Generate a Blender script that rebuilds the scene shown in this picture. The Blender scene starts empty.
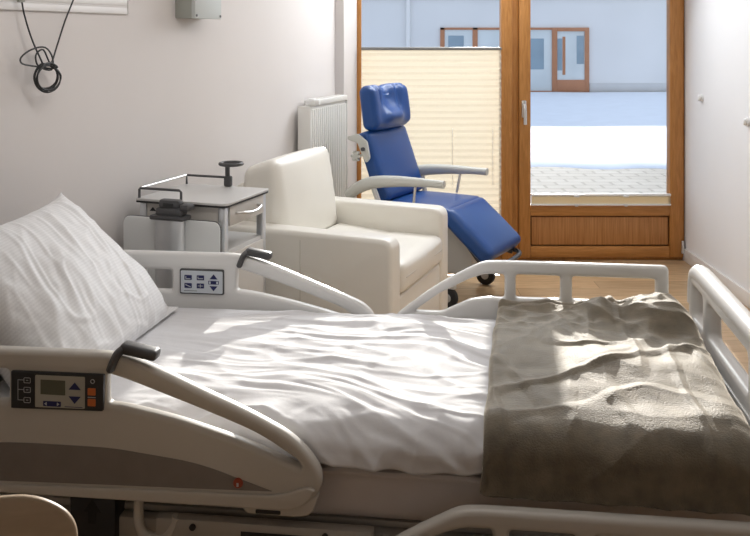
import bpy, bmesh, math, random
from mathutils import Vector, Matrix, noise
random.seed(7)
R = math.radians
SC = bpy.context.scene
COL = SC.collection

# ------------------------------------------------------------------ materials
def new_mat(name):
    m = bpy.data.materials.new(name); m.use_nodes = True
    nt = m.node_tree
    return m, nt, nt.nodes['Principled BSDF']

def link(nt, a, b): nt.links.new(a, b)

def mat(name, col, rough=0.5, metal=0.0, var=0.06, scale=6.0, bump=0.0, bscale=80.0, sheen=0.0, trans=0.0, coat=0.0, coord='Object', bdist=0.002):
    m, nt, p = new_mat(name)
    p.inputs['Roughness'].default_value = rough
    p.inputs['Metallic'].default_value = metal
    if sheen:
        p.inputs['Sheen Weight'].default_value = sheen
        p.inputs['Sheen Roughness'].default_value = 0.35
    if coat:
        p.inputs['Coat Weight'].default_value = coat
    tc = nt.nodes.new('ShaderNodeTexCoord')
    nz = nt.nodes.new('ShaderNodeTexNoise'); nz.inputs['Scale'].default_value = scale; nz.inputs['Detail'].default_value = 4
    link(nt, tc.outputs[coord], nz.inputs['Vector'])
    rp = nt.nodes.new('ShaderNodeValToRGB')
    rp.color_ramp.elements[0].position = 0.3; rp.color_ramp.elements[1].position = 0.7
    rp.color_ramp.elements[0].color = tuple(max(0, c*(1-var)) for c in col) + (1,)
    rp.color_ramp.elements[1].color = tuple(min(1, c*(1+var)) for c in col) + (1,)
    link(nt, nz.outputs['Fac'], rp.inputs['Fac']); link(nt, rp.outputs['Color'], p.inputs['Base Color'])
    if bump:
        n2 = nt.nodes.new('ShaderNodeTexNoise'); n2.inputs['Scale'].default_value = bscale; n2.inputs['Detail'].default_value = 3
        link(nt, tc.outputs[coord], n2.inputs['Vector'])
        b = nt.nodes.new('ShaderNodeBump'); b.inputs['Strength'].default_value = bump; b.inputs['Distance'].default_value = bdist
        link(nt, n2.outputs['Fac'], b.inputs['Height']); link(nt, b.outputs['Normal'], p.inputs['Normal'])
    return m

def wood_mat(name, c1, c2, stretch, rough=0.45, scale=9.0, planks=None, coat=0.0):
    m, nt, p = new_mat(name)
    p.inputs['Roughness'].default_value = rough; p.inputs['Coat Weight'].default_value = coat
    tc = nt.nodes.new('ShaderNodeTexCoord')
    mp = nt.nodes.new('ShaderNodeMapping'); mp.inputs['Scale'].default_value = stretch
    link(nt, tc.outputs['Object'], mp.inputs['Vector'])
    nz = nt.nodes.new('ShaderNodeTexNoise'); nz.inputs['Scale'].default_value = scale; nz.inputs['Detail'].default_value = 6; nz.inputs['Distortion'].default_value = 0.6
    link(nt, mp.outputs['Vector'], nz.inputs['Vector'])
    rp = nt.nodes.new('ShaderNodeValToRGB'); rp.color_ramp.elements[0].position = 0.3; rp.color_ramp.elements[1].position = 0.72
    rp.color_ramp.elements[0].color = c1 + (1,); rp.color_ramp.elements[1].color = c2 + (1,)
    link(nt, nz.outputs['Fac'], rp.inputs['Fac'])
    out = rp.outputs['Color']
    if planks:
        br = nt.nodes.new('ShaderNodeTexBrick')
        br.inputs['Scale'].default_value = 1.0
        br.inputs['Brick Width'].default_value = planks[0]; br.inputs['Row Height'].default_value = planks[1]
        br.inputs['Mortar Size'].default_value = 0.002
        br.inputs['Color1'].default_value = (0.72, 0.72, 0.72, 1); br.inputs['Color2'].default_value = (1, 1, 1, 1)
        br.inputs['Mortar'].default_value = (0.35, 0.3, 0.25, 1); br.offset = 0.37
        link(nt, tc.outputs['Object'], br.inputs['Vector'])
        mx = nt.nodes.new('ShaderNodeMix'); mx.data_type = 'RGBA'; mx.blend_type = 'MULTIPLY'; mx.inputs[0].default_value = 1.0
        link(nt, out, mx.inputs[6]); link(nt, br.outputs['Color'], mx.inputs[7]); out = mx.outputs[2]
    link(nt, out, p.inputs['Base Color'])
    return m

def glass_mat(name, tint=(1, 1, 1), refl=0.06):
    m = bpy.data.materials.new(name); m.use_nodes = True; nt = m.node_tree
    for n in list(nt.nodes): nt.nodes.remove(n)
    o = nt.nodes.new('ShaderNodeOutputMaterial'); t = nt.nodes.new('ShaderNodeBsdfTransparent'); g = nt.nodes.new('ShaderNodeBsdfGlossy')
    t.inputs['Color'].default_value = tint + (1,); g.inputs['Roughness'].default_value = 0.02
    lw = nt.nodes.new('ShaderNodeLayerWeight'); lw.inputs['Blend'].default_value = 0.15
    mth = nt.nodes.new('ShaderNodeMath'); mth.operation = 'MULTIPLY_ADD'; mth.inputs[1].default_value = 0.3; mth.inputs[2].default_value = refl*0.5
    link(nt, lw.outputs['Fresnel'], mth.inputs[0])
    mx = nt.nodes.new('ShaderNodeMixShader'); link(nt, mth.outputs[0], mx.inputs[0]); link(nt, t.outputs[0], mx.inputs[1]); link(nt, g.outputs[0], mx.inputs[2])
    link(nt, mx.outputs[0], o.inputs['Surface'])
    return m

def blind_mat(name, col):
    m = bpy.data.materials.new(name); m.use_nodes = True; nt = m.node_tree
    for n in list(nt.nodes): nt.nodes.remove(n)
    o = nt.nodes.new('ShaderNodeOutputMaterial'); d = nt.nodes.new('ShaderNodeBsdfDiffuse'); t = nt.nodes.new('ShaderNodeBsdfTranslucent')
    tc = nt.nodes.new('ShaderNodeTexCoord'); nz = nt.nodes.new('ShaderNodeTexNoise'); nz.inputs['Scale'].default_value = 60
    link(nt, tc.outputs['Object'], nz.inputs['Vector'])
    rp = nt.nodes.new('ShaderNodeValToRGB'); rp.color_ramp.elements[0].color = tuple(c*0.94 for c in col)+(1,); rp.color_ramp.elements[1].color = col+(1,)
    link(nt, nz.outputs['Fac'], rp.inputs['Fac']); link(nt, rp.outputs[0], d.inputs['Color']); link(nt, rp.outputs[0], t.inputs['Color'])
    mx = nt.nodes.new('ShaderNodeMixShader'); mx.inputs[0].default_value = 0.5
    link(nt, d.outputs[0], mx.inputs[1]); link(nt, t.outputs[0], mx.inputs[2]); link(nt, mx.outputs[0], o.inputs['Surface'])
    return m

def striped_cotton(name, col):
    m, nt, p = new_mat(name)
    p.inputs['Roughness'].default_value = 0.55; p.inputs['Base Color'].default_value = col + (1,)
    p.inputs['Sheen Weight'].default_value = 0.15
    tc = nt.nodes.new('ShaderNodeTexCoord')
    wv = nt.nodes.new('ShaderNodeTexWave'); wv.wave_type = 'BANDS'; wv.bands_direction = 'Y'; wv.inputs['Scale'].default_value = 19; wv.inputs['Distortion'].default_value = 0.3
    link(nt, tc.outputs['UV'], wv.inputs['Vector'])
    rp = nt.nodes.new('ShaderNodeValToRGB'); rp.color_ramp.elements[0].color = tuple(c*0.93 for c in col)+(1,); rp.color_ramp.elements[1].color = col+(1,)
    link(nt, wv.outputs['Fac'], rp.inputs['Fac']); link(nt, rp.outputs[0], p.inputs['Base Color'])
    nz = nt.nodes.new('ShaderNodeTexNoise'); nz.inputs['Scale'].default_value = 14; nz.inputs['Detail'].default_value = 5
    link(nt, tc.outputs['Object'], nz.inputs['Vector'])
    b = nt.nodes.new('ShaderNodeBump'); b.inputs['Strength'].default_value = 0.35; b.inputs['Distance'].default_value = 0.01
    link(nt, nz.outputs['Fac'], b.inputs['Height']); link(nt, b.outputs['Normal'], p.inputs['Normal'])
    return m

def paver_mat(name):
    m, nt, p = new_mat(name); p.inputs['Roughness'].default_value = 0.8
    tc = nt.nodes.new('ShaderNodeTexCoord')
    br = nt.nodes.new('ShaderNodeTexBrick'); br.inputs['Scale'].default_value = 1.0
    br.inputs['Brick Width'].default_value = 0.30; br.inputs['Row Height'].default_value = 0.20; br.inputs['Mortar Size'].default_value = 0.018
    br.inputs['Color1'].default_value = (0.24, 0.235, 0.22, 1); br.inputs['Color2'].default_value = (0.32, 0.315, 0.30, 1); br.inputs['Mortar'].default_value = (0.12, 0.12, 0.11, 1)
    link(nt, tc.outputs['Object'], br.inputs['Vector']); 
    nz = nt.nodes.new('ShaderNodeTexNoise'); nz.inputs['Scale'].default_value = 1.6; nz.inputs['Detail'].default_value = 5
    link(nt, tc.outputs['Object'], nz.inputs['Vector'])
    rp = nt.nodes.new('ShaderNodeValToRGB'); rp.color_ramp.elements[0].color = (0.62, 0.62, 0.62, 1); rp.color_ramp.elements[1].color = (1.2, 1.2, 1.2, 1)
    link(nt, nz.outputs['Fac'], rp.inputs['Fac'])
    mx = nt.nodes.new('ShaderNodeMix'); mx.data_type = 'RGBA'; mx.blend_type = 'MULTIPLY'; mx.inputs[0].default_value = 1.0
    link(nt, br.outputs['Color'], mx.inputs[6]); link(nt, rp.outputs[0], mx.inputs[7]); link(nt, mx.outputs[2], p.inputs['Base Color'])
    return m

M = {}
M['wall_l'] = mat('wall_paint_left', (0.73, 0.69, 0.67), 0.9, var=0.015, scale=2, bump=0.15, bscale=220)
M['wall_r'] = mat('wall_paint_right', (0.83, 0.83, 0.84), 0.9, var=0.012, scale=2, bump=0.12, bscale=220)
M['ceil'] = mat('ceiling_paint', (0.8, 0.8, 0.8), 0.9, var=0.01)
M['base'] = mat('baseboard_paint', (0.80, 0.77, 0.74), 0.45, var=0.02)
M['floor'] = wood_mat('oak_floor', (0.46, 0.29, 0.15), (0.66, 0.46, 0.27), (1.2, 9, 9), 0.33, 5.0, (1.4, 0.16))
M['frame'] = wood_mat('frame_wood', (0.40, 0.165, 0.035), (0.56, 0.26, 0.075), (10, 10, 0.9), 0.42, 8.0)
M['frame_h'] = wood_mat('frame_wood_across', (0.40, 0.165, 0.035), (0.56, 0.26, 0.075), (0.9, 10, 10), 0.42, 8.0)
M['veneer'] = wood_mat('panel_veneer', (0.36, 0.15, 0.04), (0.58, 0.28, 0.10), (22, 10, 0.6), 0.5, 7.0)
M['glass'] = glass_mat('window_glass', (0.985, 0.995, 1.0))
M['blind'] = blind_mat('pleated_fabric', (0.82, 0.745, 0.60))
M['grey_rail'] = mat('blind_rail_grey', (0.28, 0.28, 0.27), 0.4, 0.3, var=0.03)
M['white_plastic'] = mat('white_plastic', (0.85, 0.85, 0.84), 0.35, var=0.02)
M['cord'] = blind_mat('white_cord', (1.0, 0.98, 0.92))
M['chrome'] = mat('brushed_steel', (0.72, 0.71, 0.69), 0.28, 1.0, var=0.04, scale=30)
M['alu'] = mat('satin_aluminium', (0.66, 0.68, 0.70), 0.35, 0.75, var=0.03, scale=20)
M['bedcream'] = mat('bed_cream_plastic', (0.60, 0.565, 0.51), 0.38, var=0.02, scale=4)
M['bedwhite'] = mat('bed_white_plastic', (0.78, 0.77, 0.75), 0.34, var=0.015, scale=4)
M['bedinset'] = mat('bed_taupe_insert', (0.235, 0.205, 0.185), 0.5, var=0.04, scale=20, bump=0.15, bscale=300)
M['bedmetal'] = mat('bed_painted_steel', (0.46, 0.43, 0.39), 0.45, 0.1, var=0.04)
M['dark'] = mat('dark_grey_plastic', (0.075, 0.075, 0.078), 0.42, var=0.08)
M['black'] = mat('black_plastic', (0.022, 0.022, 0.024), 0.4, var=0.1)
M['arrow_ink'] = mat('arrow_ink', (0.005, 0.005, 0.006), 0.6, var=0.05)
M['greyface'] = mat('panel_grey_face', (0.44, 0.43, 0.38), 0.45, var=0.02)
M['lightface'] = mat('panel_light_face', (0.62, 0.66, 0.70), 0.4, var=0.02)
M['lcd'] = mat('lcd_screen', (0.13, 0.135, 0.10), 0.2, var=0.08)
M['navy'] = mat('navy_print', (0.012, 0.016, 0.10), 0.45, var=0.05)
M['orange'] = mat('orange_key', (0.62, 0.17, 0.045), 0.45, var=0.05)
M['red'] = mat('red_disc', (0.36, 0.07, 0.035), 0.4, var=0.06)
M['print'] = mat('pale_print', (0.55, 0.56, 0.58), 0.5, var=0.02)
M['sheet'] = mat('white_cotton', (0.74, 0.735, 0.75), 0.75, var=0.012, scale=3, bump=0.25, bscale=60, sheen=0.1)
M['mattress'] = mat('mattress_cover', (0.66, 0.60, 0.57), 0.8, var=0.02, scale=5, bump=0.2, bscale=150)
M['pillow'] = striped_cotton('striped_pillow_cotton', (0.86, 0.855, 0.86))
M['blanket'] = mat('taupe_fleece', (0.150, 0.124, 0.085), 0.60, var=0.32, scale=20, bump=0.7, bscale=230, sheen=1.0, bdist=0.003)
M['blanket'].node_tree.nodes['Principled BSDF'].inputs['Specular IOR Level'].default_value = 0.85
M['blanket'].node_tree.nodes['Principled BSDF'].inputs['Specular Tint'].default_value = (1.0, 0.93, 0.82, 1)
M['blanket'].node_tree.nodes['Principled BSDF'].inputs['Sheen Tint'].default_value = (1.0, 0.92, 0.80, 1)
M['leather'] = mat('cream_leather', (0.86, 0.83, 0.76), 0.36, var=0.015, scale=5, bump=0.12, bscale=180)
M['seam'] = mat('cream_thread', (0.60, 0.57, 0.50), 0.6, var=0.02)
M['blue'] = mat('blue_vinyl', (0.008, 0.062, 0.25), 0.38, var=0.06, scale=4, bump=0.12, bscale=120)
M['greyarm'] = mat('grey_arm_pad', (0.60, 0.60, 0.56), 0.45, var=0.02)
M['greyframe'] = mat('grey_frame_paint', (0.68, 0.68, 0.67), 0.4, 0.1, var=0.03)
M['rubber'] = mat('black_rubber', (0.03, 0.03, 0.032), 0.7, var=0.1)
M['radiator'] = mat('radiator_enamel', (0.80, 0.79, 0.76), 0.35, var=0.015)
M['laminate'] = mat('grey_laminate', (0.60, 0.59, 0.575), 0.35, var=0.02)
M['leaf'] = mat('pale_leaf_laminate', (0.80, 0.82, 0.82), 0.3, var=0.015)
M['cabbeige'] = mat('cabinet_beige', (0.63, 0.60, 0.56), 0.4, var=0.02)
M['edge'] = mat('black_edge', (0.02, 0.02, 0.02), 0.5, var=0.05)
M['box_l'] = mat('box_lid_grey', (0.56, 0.585, 0.57), 0.45, var=0.02)
M['box_d'] = mat('box_side_grey', (0.36, 0.37, 0.33), 0.5, var=0.03)
M['railw'] = mat('wall_channel_white', (0.73, 0.70, 0.68), 0.5, var=0.015)
M['cable'] = mat('black_cable', (0.025, 0.025, 0.025), 0.5, var=0.1)
M['ply'] = wood_mat('beech_plywood', (0.50, 0.38, 0.26), (0.60, 0.47, 0.33), (1.5, 8, 8), 0.45, 6.0)
M['facade'] = mat('grey_render', (0.80, 0.80, 0.80), 0.9, var=0.05, scale=0.5, bump=0.3, bscale=8)
M['plinth'] = mat('plinth_grey', (0.66, 0.66, 0.66), 0.9, var=0.06, scale=2)
M['farwood'] = mat('far_orange_wood', (0.46, 0.20, 0.10), 0.6, var=0.06, scale=5)
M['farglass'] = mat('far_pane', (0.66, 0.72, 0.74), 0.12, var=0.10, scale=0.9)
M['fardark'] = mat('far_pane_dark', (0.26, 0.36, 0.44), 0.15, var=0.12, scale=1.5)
M['snow'] = mat('snow', (0.86, 0.90, 0.97), 0.8, var=0.03, scale=3, bump=0.6, bscale=12)
M['paver'] = paver_mat('courtyard_pavers')

# ------------------------------------------------------------------ mesh helpers
def finish(bm, name, m, parent=None, smooth=40, recalc=True):
    if recalc: bmesh.ops.recalc_face_normals(bm, faces=bm.faces[:])
    me = bpy.data.meshes.new(name); bm.to_mesh(me); bm.free()
    ms = m if isinstance(m, (list, tuple)) else [m]
    for x in ms: me.materials.append(x)
    if smooth:
        me.shade_smooth()
        if smooth < 180: me.set_sharp_from_angle(angle=R(smooth))
    o = bpy.data.objects.new(name, me); COL.objects.link(o)
    if parent is not None: o.parent = parent
    return o

def box(bm, lo, hi, bev=0.0, seg=2, mi=0, mtx=None):
    lo = Vector(lo); hi = Vector(hi)
    r = bmesh.ops.create_cube(bm, size=1.0)
    vs = r['verts']; sz = hi-lo; c = (hi+lo)/2
    for v in vs: v.co = Vector((v.co.x*sz.x, v.co.y*sz.y, v.co.z*sz.z)) + c
    fs = set(f for v in vs for f in v.link_faces)
    for f in fs: f.material_index = mi
    if bev > 0:
        es = list(set(e for v in vs for e in v.link_edges))
        rr = bmesh.ops.bevel(bm, geom=es, offset=min(bev, min(sz)*0.49), segments=seg, profile=0.5, affect='EDGES')
        for f in rr['faces']: f.material_index = mi
        vs = list(set(v for f in rr['faces'] for v in f.verts) | set(v for v in vs if v.is_valid))
    if mtx is not None:
        for v in vs: v.co = mtx @ v.co
    return vs

def boxes(name, m, parent, *bs, bev=0.004, smooth=40, seg=2):
    bm = bmesh.new()
    for b in bs: box(bm, b[0], b[1], bev, seg)
    return finish(bm, name, m, parent, smooth)

def tube(bm, pts, r, n=10, closed=False, cap=True, mi=0, sy=1.0):
    pts = [Vector(p) for p in pts]; N = len(pts); rings = []
    up = None
    for i, p in enumerate(pts):
        a = pts[i-1] if (i > 0 or closed) else p
        b = pts[(i+1) % N] if (i < N-1 or closed) else p
        t = (b-a).normalized()
        if up is None:
            up = Vector((0, 0, 1)) if abs(t.z) < 0.9 else Vector((1, 0, 0))
        up = (up - t*up.dot(t)).normalized(); sd = t.cross(up)
        rr = r[i] if isinstance(r, (list, tuple)) else r
        rings.append([bm.verts.new(p + (up*math.cos(2*math.pi*k/n)*sy + sd*math.sin(2*math.pi*k/n))*rr) for k in range(n)])
    for i in range(N if closed else N-1):
        A = rings[i]; B = rings[(i+1) % N]
        for k in range(n):
            f = bm.faces.new((A[k], A[(k+1) % n], B[(k+1) % n], B[k])); f.material_index = mi
    if cap and not closed:
        bm.faces.new(rings[0][::-1]).material_index = mi; bm.faces.new(rings[-1]).material_index = mi

def tubes(name, m, parent, *paths, r=0.01, n=10, closed=False):
    bm = bmesh.new()
    for p in paths: tube(bm, p, r, n, closed)
    return finish(bm, name, m, parent, 50)

def cyl(bm, c, axis, r, h, n=24, mi=0, bev=0.0):
    a = Vector(axis).normalized(); c = Vector(c)
    if bev: tube(bm, [c-a*h/2, c-a*(h/2-bev*.01), c-a*(h/2-bev), c+a*(h/2-bev), c+a*(h/2-bev*.01), c+a*h/2], [r-bev, r-bev*.8, r, r, r-bev*.8, r-bev], n, mi=mi)
    else: tube(bm, [c-a*h/2, c+a*h/2], r, n, mi=mi)

def smooth_path(pts, k=8):
    P = [Vector(p) for p in pts]; out = []
    for i in range(len(P)-1):
        p0 = P[max(i-1, 0)]; p1 = P[i]; p2 = P[i+1]; p3 = P[min(i+2, len(P)-1)]
        for j in range(k):
            t = j/k
            out.append(0.5*((2*p1)+(p2-p0)*t+(2*p0-5*p1+4*p2-p3)*t*t+(3*p1-p0-3*p2+p3)*t**3))
    out.append(P[-1]); return out

def fillet(pts, r, k=5):
    """round the corners of a closed 2D outline; r a number or one per corner"""
    out = []; n = len(pts)
    for i in range(n):
        p = Vector(pts[i][:2]); a = Vector(pts[i-1][:2]); b = Vector(pts[(i+1) % n][:2])
        rr = r[i] if isinstance(r, (list, tuple)) else r
        da = (a-p); db = (b-p); rr = min(rr, da.length*0.48, db.length*0.48)
        if rr < 1e-5: out.append(tuple(p)); continue
        A = p+da.normalized()*rr; B = p+db.normalized()*rr
        for j in range(k+1):
            t = j/k; q = A*(1-t)**2 + p*2*t*(1-t) + B*t*t
            out.append((q.x, q.y))
    return out

def plate_bm(outlines, thick, bev=0.0, res=3, axis='y', off=0.0):
    """filled 2D outline (first outline outer, others holes), extruded; lies in XZ facing y, or in XY facing z, or YZ facing x"""
    cu = bpy.data.curves.new('outline', 'CURVE'); cu.dimensions = '2D'; cu.fill_mode = 'BOTH'
    cu.extrude = max(thick/2-bev, 0.0001); cu.bevel_depth = bev; cu.bevel_resolution = res; cu.offset = -bev
    for ol in outlines:
        s = cu.splines.new('POLY'); s.points.add(len(ol)-1); s.use_cyclic_u = True
        for q, p in zip(s.points, ol): q.co = (p[0], p[1], 0, 1)
    o = bpy.data.objects.new('outline', cu); COL.objects.link(o)
    dg = bpy.context.evaluated_depsgraph_get(); me = bpy.data.meshes.new_from_object(o.evaluated_get(dg))
    bm = bmesh.new(); bm.from_mesh(me)
    bpy.data.objects.remove(o); bpy.data.curves.remove(cu); bpy.data.meshes.remove(me)
    bmesh.ops.remove_doubles(bm, verts=bm.verts[:], dist=1e-5)
    for v in bm.verts:
        x, y, z = v.co
        v.co = (x, off-z, y) if axis == 'y' else ((x, y, z+off) if axis == 'z' else (off+z, x, y))
    for f in bm.faces: f.material_index = 0
    return bm

def plate(name, m, parent, outlines, thick, bev=0.0, axis='y', off=0.0, smooth=40, res=3):
    return finish(plate_bm(outlines, thick, bev, res, axis, off), name, m, parent, smooth)

def cushion_bm(sz, r, bulge=(0, 0, 0), n=14, fn=None):
    """soft box centred at origin: rounded edges of radius r, faces bulging out"""
    bm = bmesh.new(); bmesh.ops.create_cube(bm, size=2.0)
    bmesh.ops.subdivide_edges(bm, edges=bm.edges[:], cuts=n, use_grid_fill=True)
    h = Vector(sz)/2
    for v in bm.verts:
        u = v.co.copy()
        p = Vector((u.x*h.x, u.y*h.y, u.z*h.z))
        inner = Vector([max(-(h[i]-r), min(h[i]-r, p[i])) for i in range(3)])
        d = p-inner
        if d.length > 1e-9: p = inner + d.normalized()*min(d.length, r)
        for i in range(3):
            j, k = (i+1) % 3, (i+2) % 3
            p[i] += bulge[i]*u[i]*abs(u[i])*(1-u[j]**2)*(1-u[k]**2)
        v.co = fn(p, u) if fn else p
    return bm

def empty(name, loc, rz=0.0, label=None, cat=None, group=None):
    o = bpy.data.objects.new(name, None); COL.objects.link(o); o.location = loc; o.rotation_euler = (0, 0, rz)
    o.empty_display_size = 0.1
    tag(o, label, cat, group); return o

def tag(o, label=None, cat=None, group=None, kind=None):
    if label: o['label'] = label
    if cat: o['category'] = cat
    if group: o['group'] = group
    if kind: o['kind'] = kind
    return o

def structure(o): o['kind'] = 'structure'; return o

def plabel(o, s): o['label'] = s; return o

# ------------------------------------------------------------------ camera
cam = bpy.data.cameras.new('camera'); co = bpy.data.objects.new('camera', cam); COL.objects.link(co)
co.location = (0, 0, 1.57); co.rotation_euler = (R(90), 0, 0)
cam.sensor_width = 36; cam.sensor_fit = 'HORIZONTAL'; cam.lens = 36*900/750
cam.shift_y = -(268-36)/750; cam.clip_start = 0.05; cam.clip_end = 200
SC.camera = co

# ------------------------------------------------------------------ room shell
WX = -2.4185; SL = 0.35                                   # left wall: x = WX + SL*y, slightly splayed
def lw(y): return WX+SL*y
XR = 2.17; YW = 6.31; YB = -1.3; H = 2.62; T = 0.2
WROT = -math.atan(SL)

def prism(name, m, poly, z0, z1, smooth=0):
    bm = bmesh.new()
    a = [bm.verts.new((x, y, z0)) for x, y in poly]; b = [bm.verts.new((x, y, z1)) for x, y in poly]
    n = len(poly); bm.faces.new(a); bm.faces.new(b)
    for i in range(n): bm.faces.new((a[i], a[(i+1) % n], b[(i+1) % n], b[i]))
    return finish(bm, name, m, None, smooth)

YE = 6.14
structure(prism('floor', M['floor'], [(lw(YB)-0.3, YB-0.2), (XR+0.2, YB-0.2), (XR+0.2, YW+0.12), (lw(YW)-0.3, YW+0.12)], -0.12, 0.0))
structure(prism('ceiling', M['ceil'], [(lw(YB)-0.3, YB-0.2), (XR+0.2, YB-0.2), (XR+0.2, YW+0.12), (lw(YW)-0.3, YW+0.12)], H, H+0.15))
structure(prism('wall_left', M['wall_l'], [(lw(YB), YB), (lw(YE), YE), (lw(YE)-0.25, YE+0.09), (lw(YB)-0.25, YB+0.09)], 0, H))
structure(prism('wall_right', M['wall_r'], [(XR, YB), (XR, YW+0.12), (XR+T, YW+0.12), (XR+T, YB)], 0, H))
structure(prism('wall_rear', M['wall_l'], [(lw(YB)-0.2, YB-T), (XR+T, YB-T), (XR+T, YB), (lw(YB)-0.2, YB)], 0, H))
structure(prism('wall_back', M['wall_l'], [(lw(YE)-0.05, YE), (-0.212, 6.13), (-0.128, YW-0.005), (-0.128, YW+0.1), (lw(YE)-0.25, YW+0.1)], 0, H))
structure(prism('trim_1', M['wall_l'], [(-0.128, YW), (XR, YW), (XR, YW+0.12), (-0.128, YW+0.12)], 2.36, H))
structure(boxes('baseboard_right', M['base'], None, ((XR-0.014, YB, 0), (XR, YW-0.001, 0.088)), bev=0.003))
bl = bmesh.new(); box(bl, (0, YB/0.944, 0), (0.014, YE/0.944-0.01, 0.088), 0.003)
o = finish(bl, 'baseboard_left', M['base']); o.location = (WX, 0, 0); o.rotation_euler[2] = WROT; structure(o)

# fixed window, left
w1 = empty('window_1', (0.393, YW, 0)); structure(w1)
def fr(lo, hi): return ((lo[0]-0.393, lo[1]-YW, lo[2]), (hi[0]-0.393, hi[1]-YW, hi[2]))
boxes('window_frame', M['frame'], w1, fr((-0.128, YW, 0), (-0.096, YW+0.09, 2.36)), fr((0.884, YW-0.012, 0), (0.962, YW+0.09, 2.36)), bev=0.005)
boxes('window_rail', M['frame_h'], w1, fr((-0.096, YW, 0), (0.884, YW+0.09, 0.11)), fr((-0.096, YW, 2.27), (0.884, YW+0.09, 2.36)), bev=0.005)
boxes('glass_pane', M['glass'], w1, fr((-0.096, YW+0.05, 0.11), (0.884, YW+0.06, 2.27)), bev=0, smooth=0)
# glazed door, right
d1 = empty('door_1', (1.56, YW, 0)); structure(d1)
def fd(lo, hi): return ((lo[0]-1.56, lo[1]-YW, lo[2]), (hi[0]-1.56, hi[1]-YW, hi[2]))
boxes('door_frame', M['frame'], d1, fd((0.962, YW+0.004, 0), (1.006, YW+0.1, 2.36)), fd((2.158, YW+0.004, 0), (2.17, YW+0.1, 2.36)), fd((0.962, YW+0.004, 0), (2.17, YW+0.1, 0.02)), fd((0.962, YW+0.004, 2.33), (2.17, YW+0.1, 2.36)), bev=0.003)
boxes('door_stile', M['frame'], d1, fd((1.008, YW-0.022, 0.022), (1.088, YW+0.06, 2.326)), fd((2.061, YW-0.022, 0.022), (2.156, YW+0.06, 2.326)), bev=0.006)
boxes('door_rail', M['frame_h'], d1, fd((1.088, YW-0.022, 0.022), (2.061, YW+0.06, 0.098)), fd((1.088, YW-0.022, 0.312), (2.061, YW+0.06, 0.384)), fd((1.088, YW-0.022, 2.24), (2.061, YW+0.06, 2.326)), bev=0.006)
boxes('door_panel', M['veneer'], d1, fd((1.096, YW-0.006, 0.106), (2.053, YW+0.03, 0.304)), bev=0.006)
boxes('panel_groove', M['edge'], d1, fd((1.088, YW+0.012, 0.098), (2.061, YW+0.034, 0.312)), bev=0)
boxes('glass_pane', M['glass'], d1, fd((1.088, YW+0.025, 0.384), (2.061, YW+0.035, 2.24)), bev=0, smooth=0)
boxes('hinge', M['alu'], d1, fd((2.140, YW-0.036, 0.05), (2.158, YW-0.018, 0.14)), bev=0.005)
hx = 523.4; hX = (523.4-375)/142.6-1.56
bm = bmesh.new()
box(bm, (hX-0.016, -0.032, 1.00), (hX+0.016, -0.021, 1.12), 0.006)
tube(bm, [(hX, -0.026, 1.085), (hX, -0.062, 1.085)], 0.010, 12)
tube(bm, smooth_path([(hX, -0.058, 1.09), (hX, -0.066, 1.07), (hX+0.001, -0.068, 1.03), (hX+0.002, -0.066, 0.955)]), 0.0115, 12)
plabel(finish(bm, 'door_handle', M['chrome'], d1), 'brushed steel lever handle')

# pleated blind on the fixed window
pb = empty('pleated_blind', (0.393, YW-0.03, 0.13), 0, 'cream pleated blind covering the fixed window behind the blue recliner', 'window blind', 'pleated window blinds')
def pleats(x0, x1, z0, z1, pitch, amp):
    bm = bmesh.new(); n = max(2, int(round((z1-z0)/pitch*2))); prev = None
    for i in range(n+1):
        z = z0+(z1-z0)*i/n; y = amp if i % 2 else -amp
        cur = [bm.verts.new((x0, y, z)), bm.verts.new((x1, y, z))]
        if prev: bm.faces.new((prev[0], prev[1], cur[1], cur[0]))
        prev = cur
    return bm
finish(pleats(-0.487, 0.487, 0.0, 1.343, 0.0445, 0.006), 'pleated_fabric', M['blind'], pb, 0)
plabel(boxes('top_rail', M['grey_rail'], pb, ((-0.489, -0.013, 1.343), (0.489, 0.013, 1.362)), bev=0.003), 'thin grey rail along the top edge')
boxes('bottom_rail', M['white_plastic'], pb, ((-0.489, -0.013, -0.02), (0.489, 0.013, 0.0)), bev=0.003)
for px in (452, 492):
    x = (px-375)/142.6-0.393
    plabel(tubes('pull_cord', M['cord'], pb, [(x, -0.014, 0.80), (x, -0.014, 0.40)], r=0.0035, n=6), 'white hanging cord')
db = empty('pleated_blind', (1.575, YW-0.034, 0.388), 0, 'folded pale pleated blind packed along the bottom of the door glass', 'window blind', 'pleated window blinds')
plabel(boxes('top_rail', M['white_plastic'], db, ((-0.487, -0.011, 0.066), (0.487, 0.013, 0.082)), bev=0.003), 'white top rail')
finish(pleats(-0.485, 0.485, 0.014, 0.066, 0.007, 0.009), 'pleated_fabric', M['blind'], db, 0)
boxes('bottom_rail', M['white_plastic'], db, ((-0.487, -0.011, 0.0), (0.487, 0.013, 0.014)), bev=0.003)
for px in (575, 624):
    x = (px-375)/142.6-1.575
    boxes('grip', M['white_plastic'], db, ((x-0.019, -0.024, 0.060), (x+0.019, -0.0108, 0.074)), bev=0.004)
    plabel(boxes('clamp', M['alu'], db, ((x-0.012, -0.02, -0.004), (x+0.012, -0.0108, 0.010)), bev=0.003), 'grey clamp')

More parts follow.
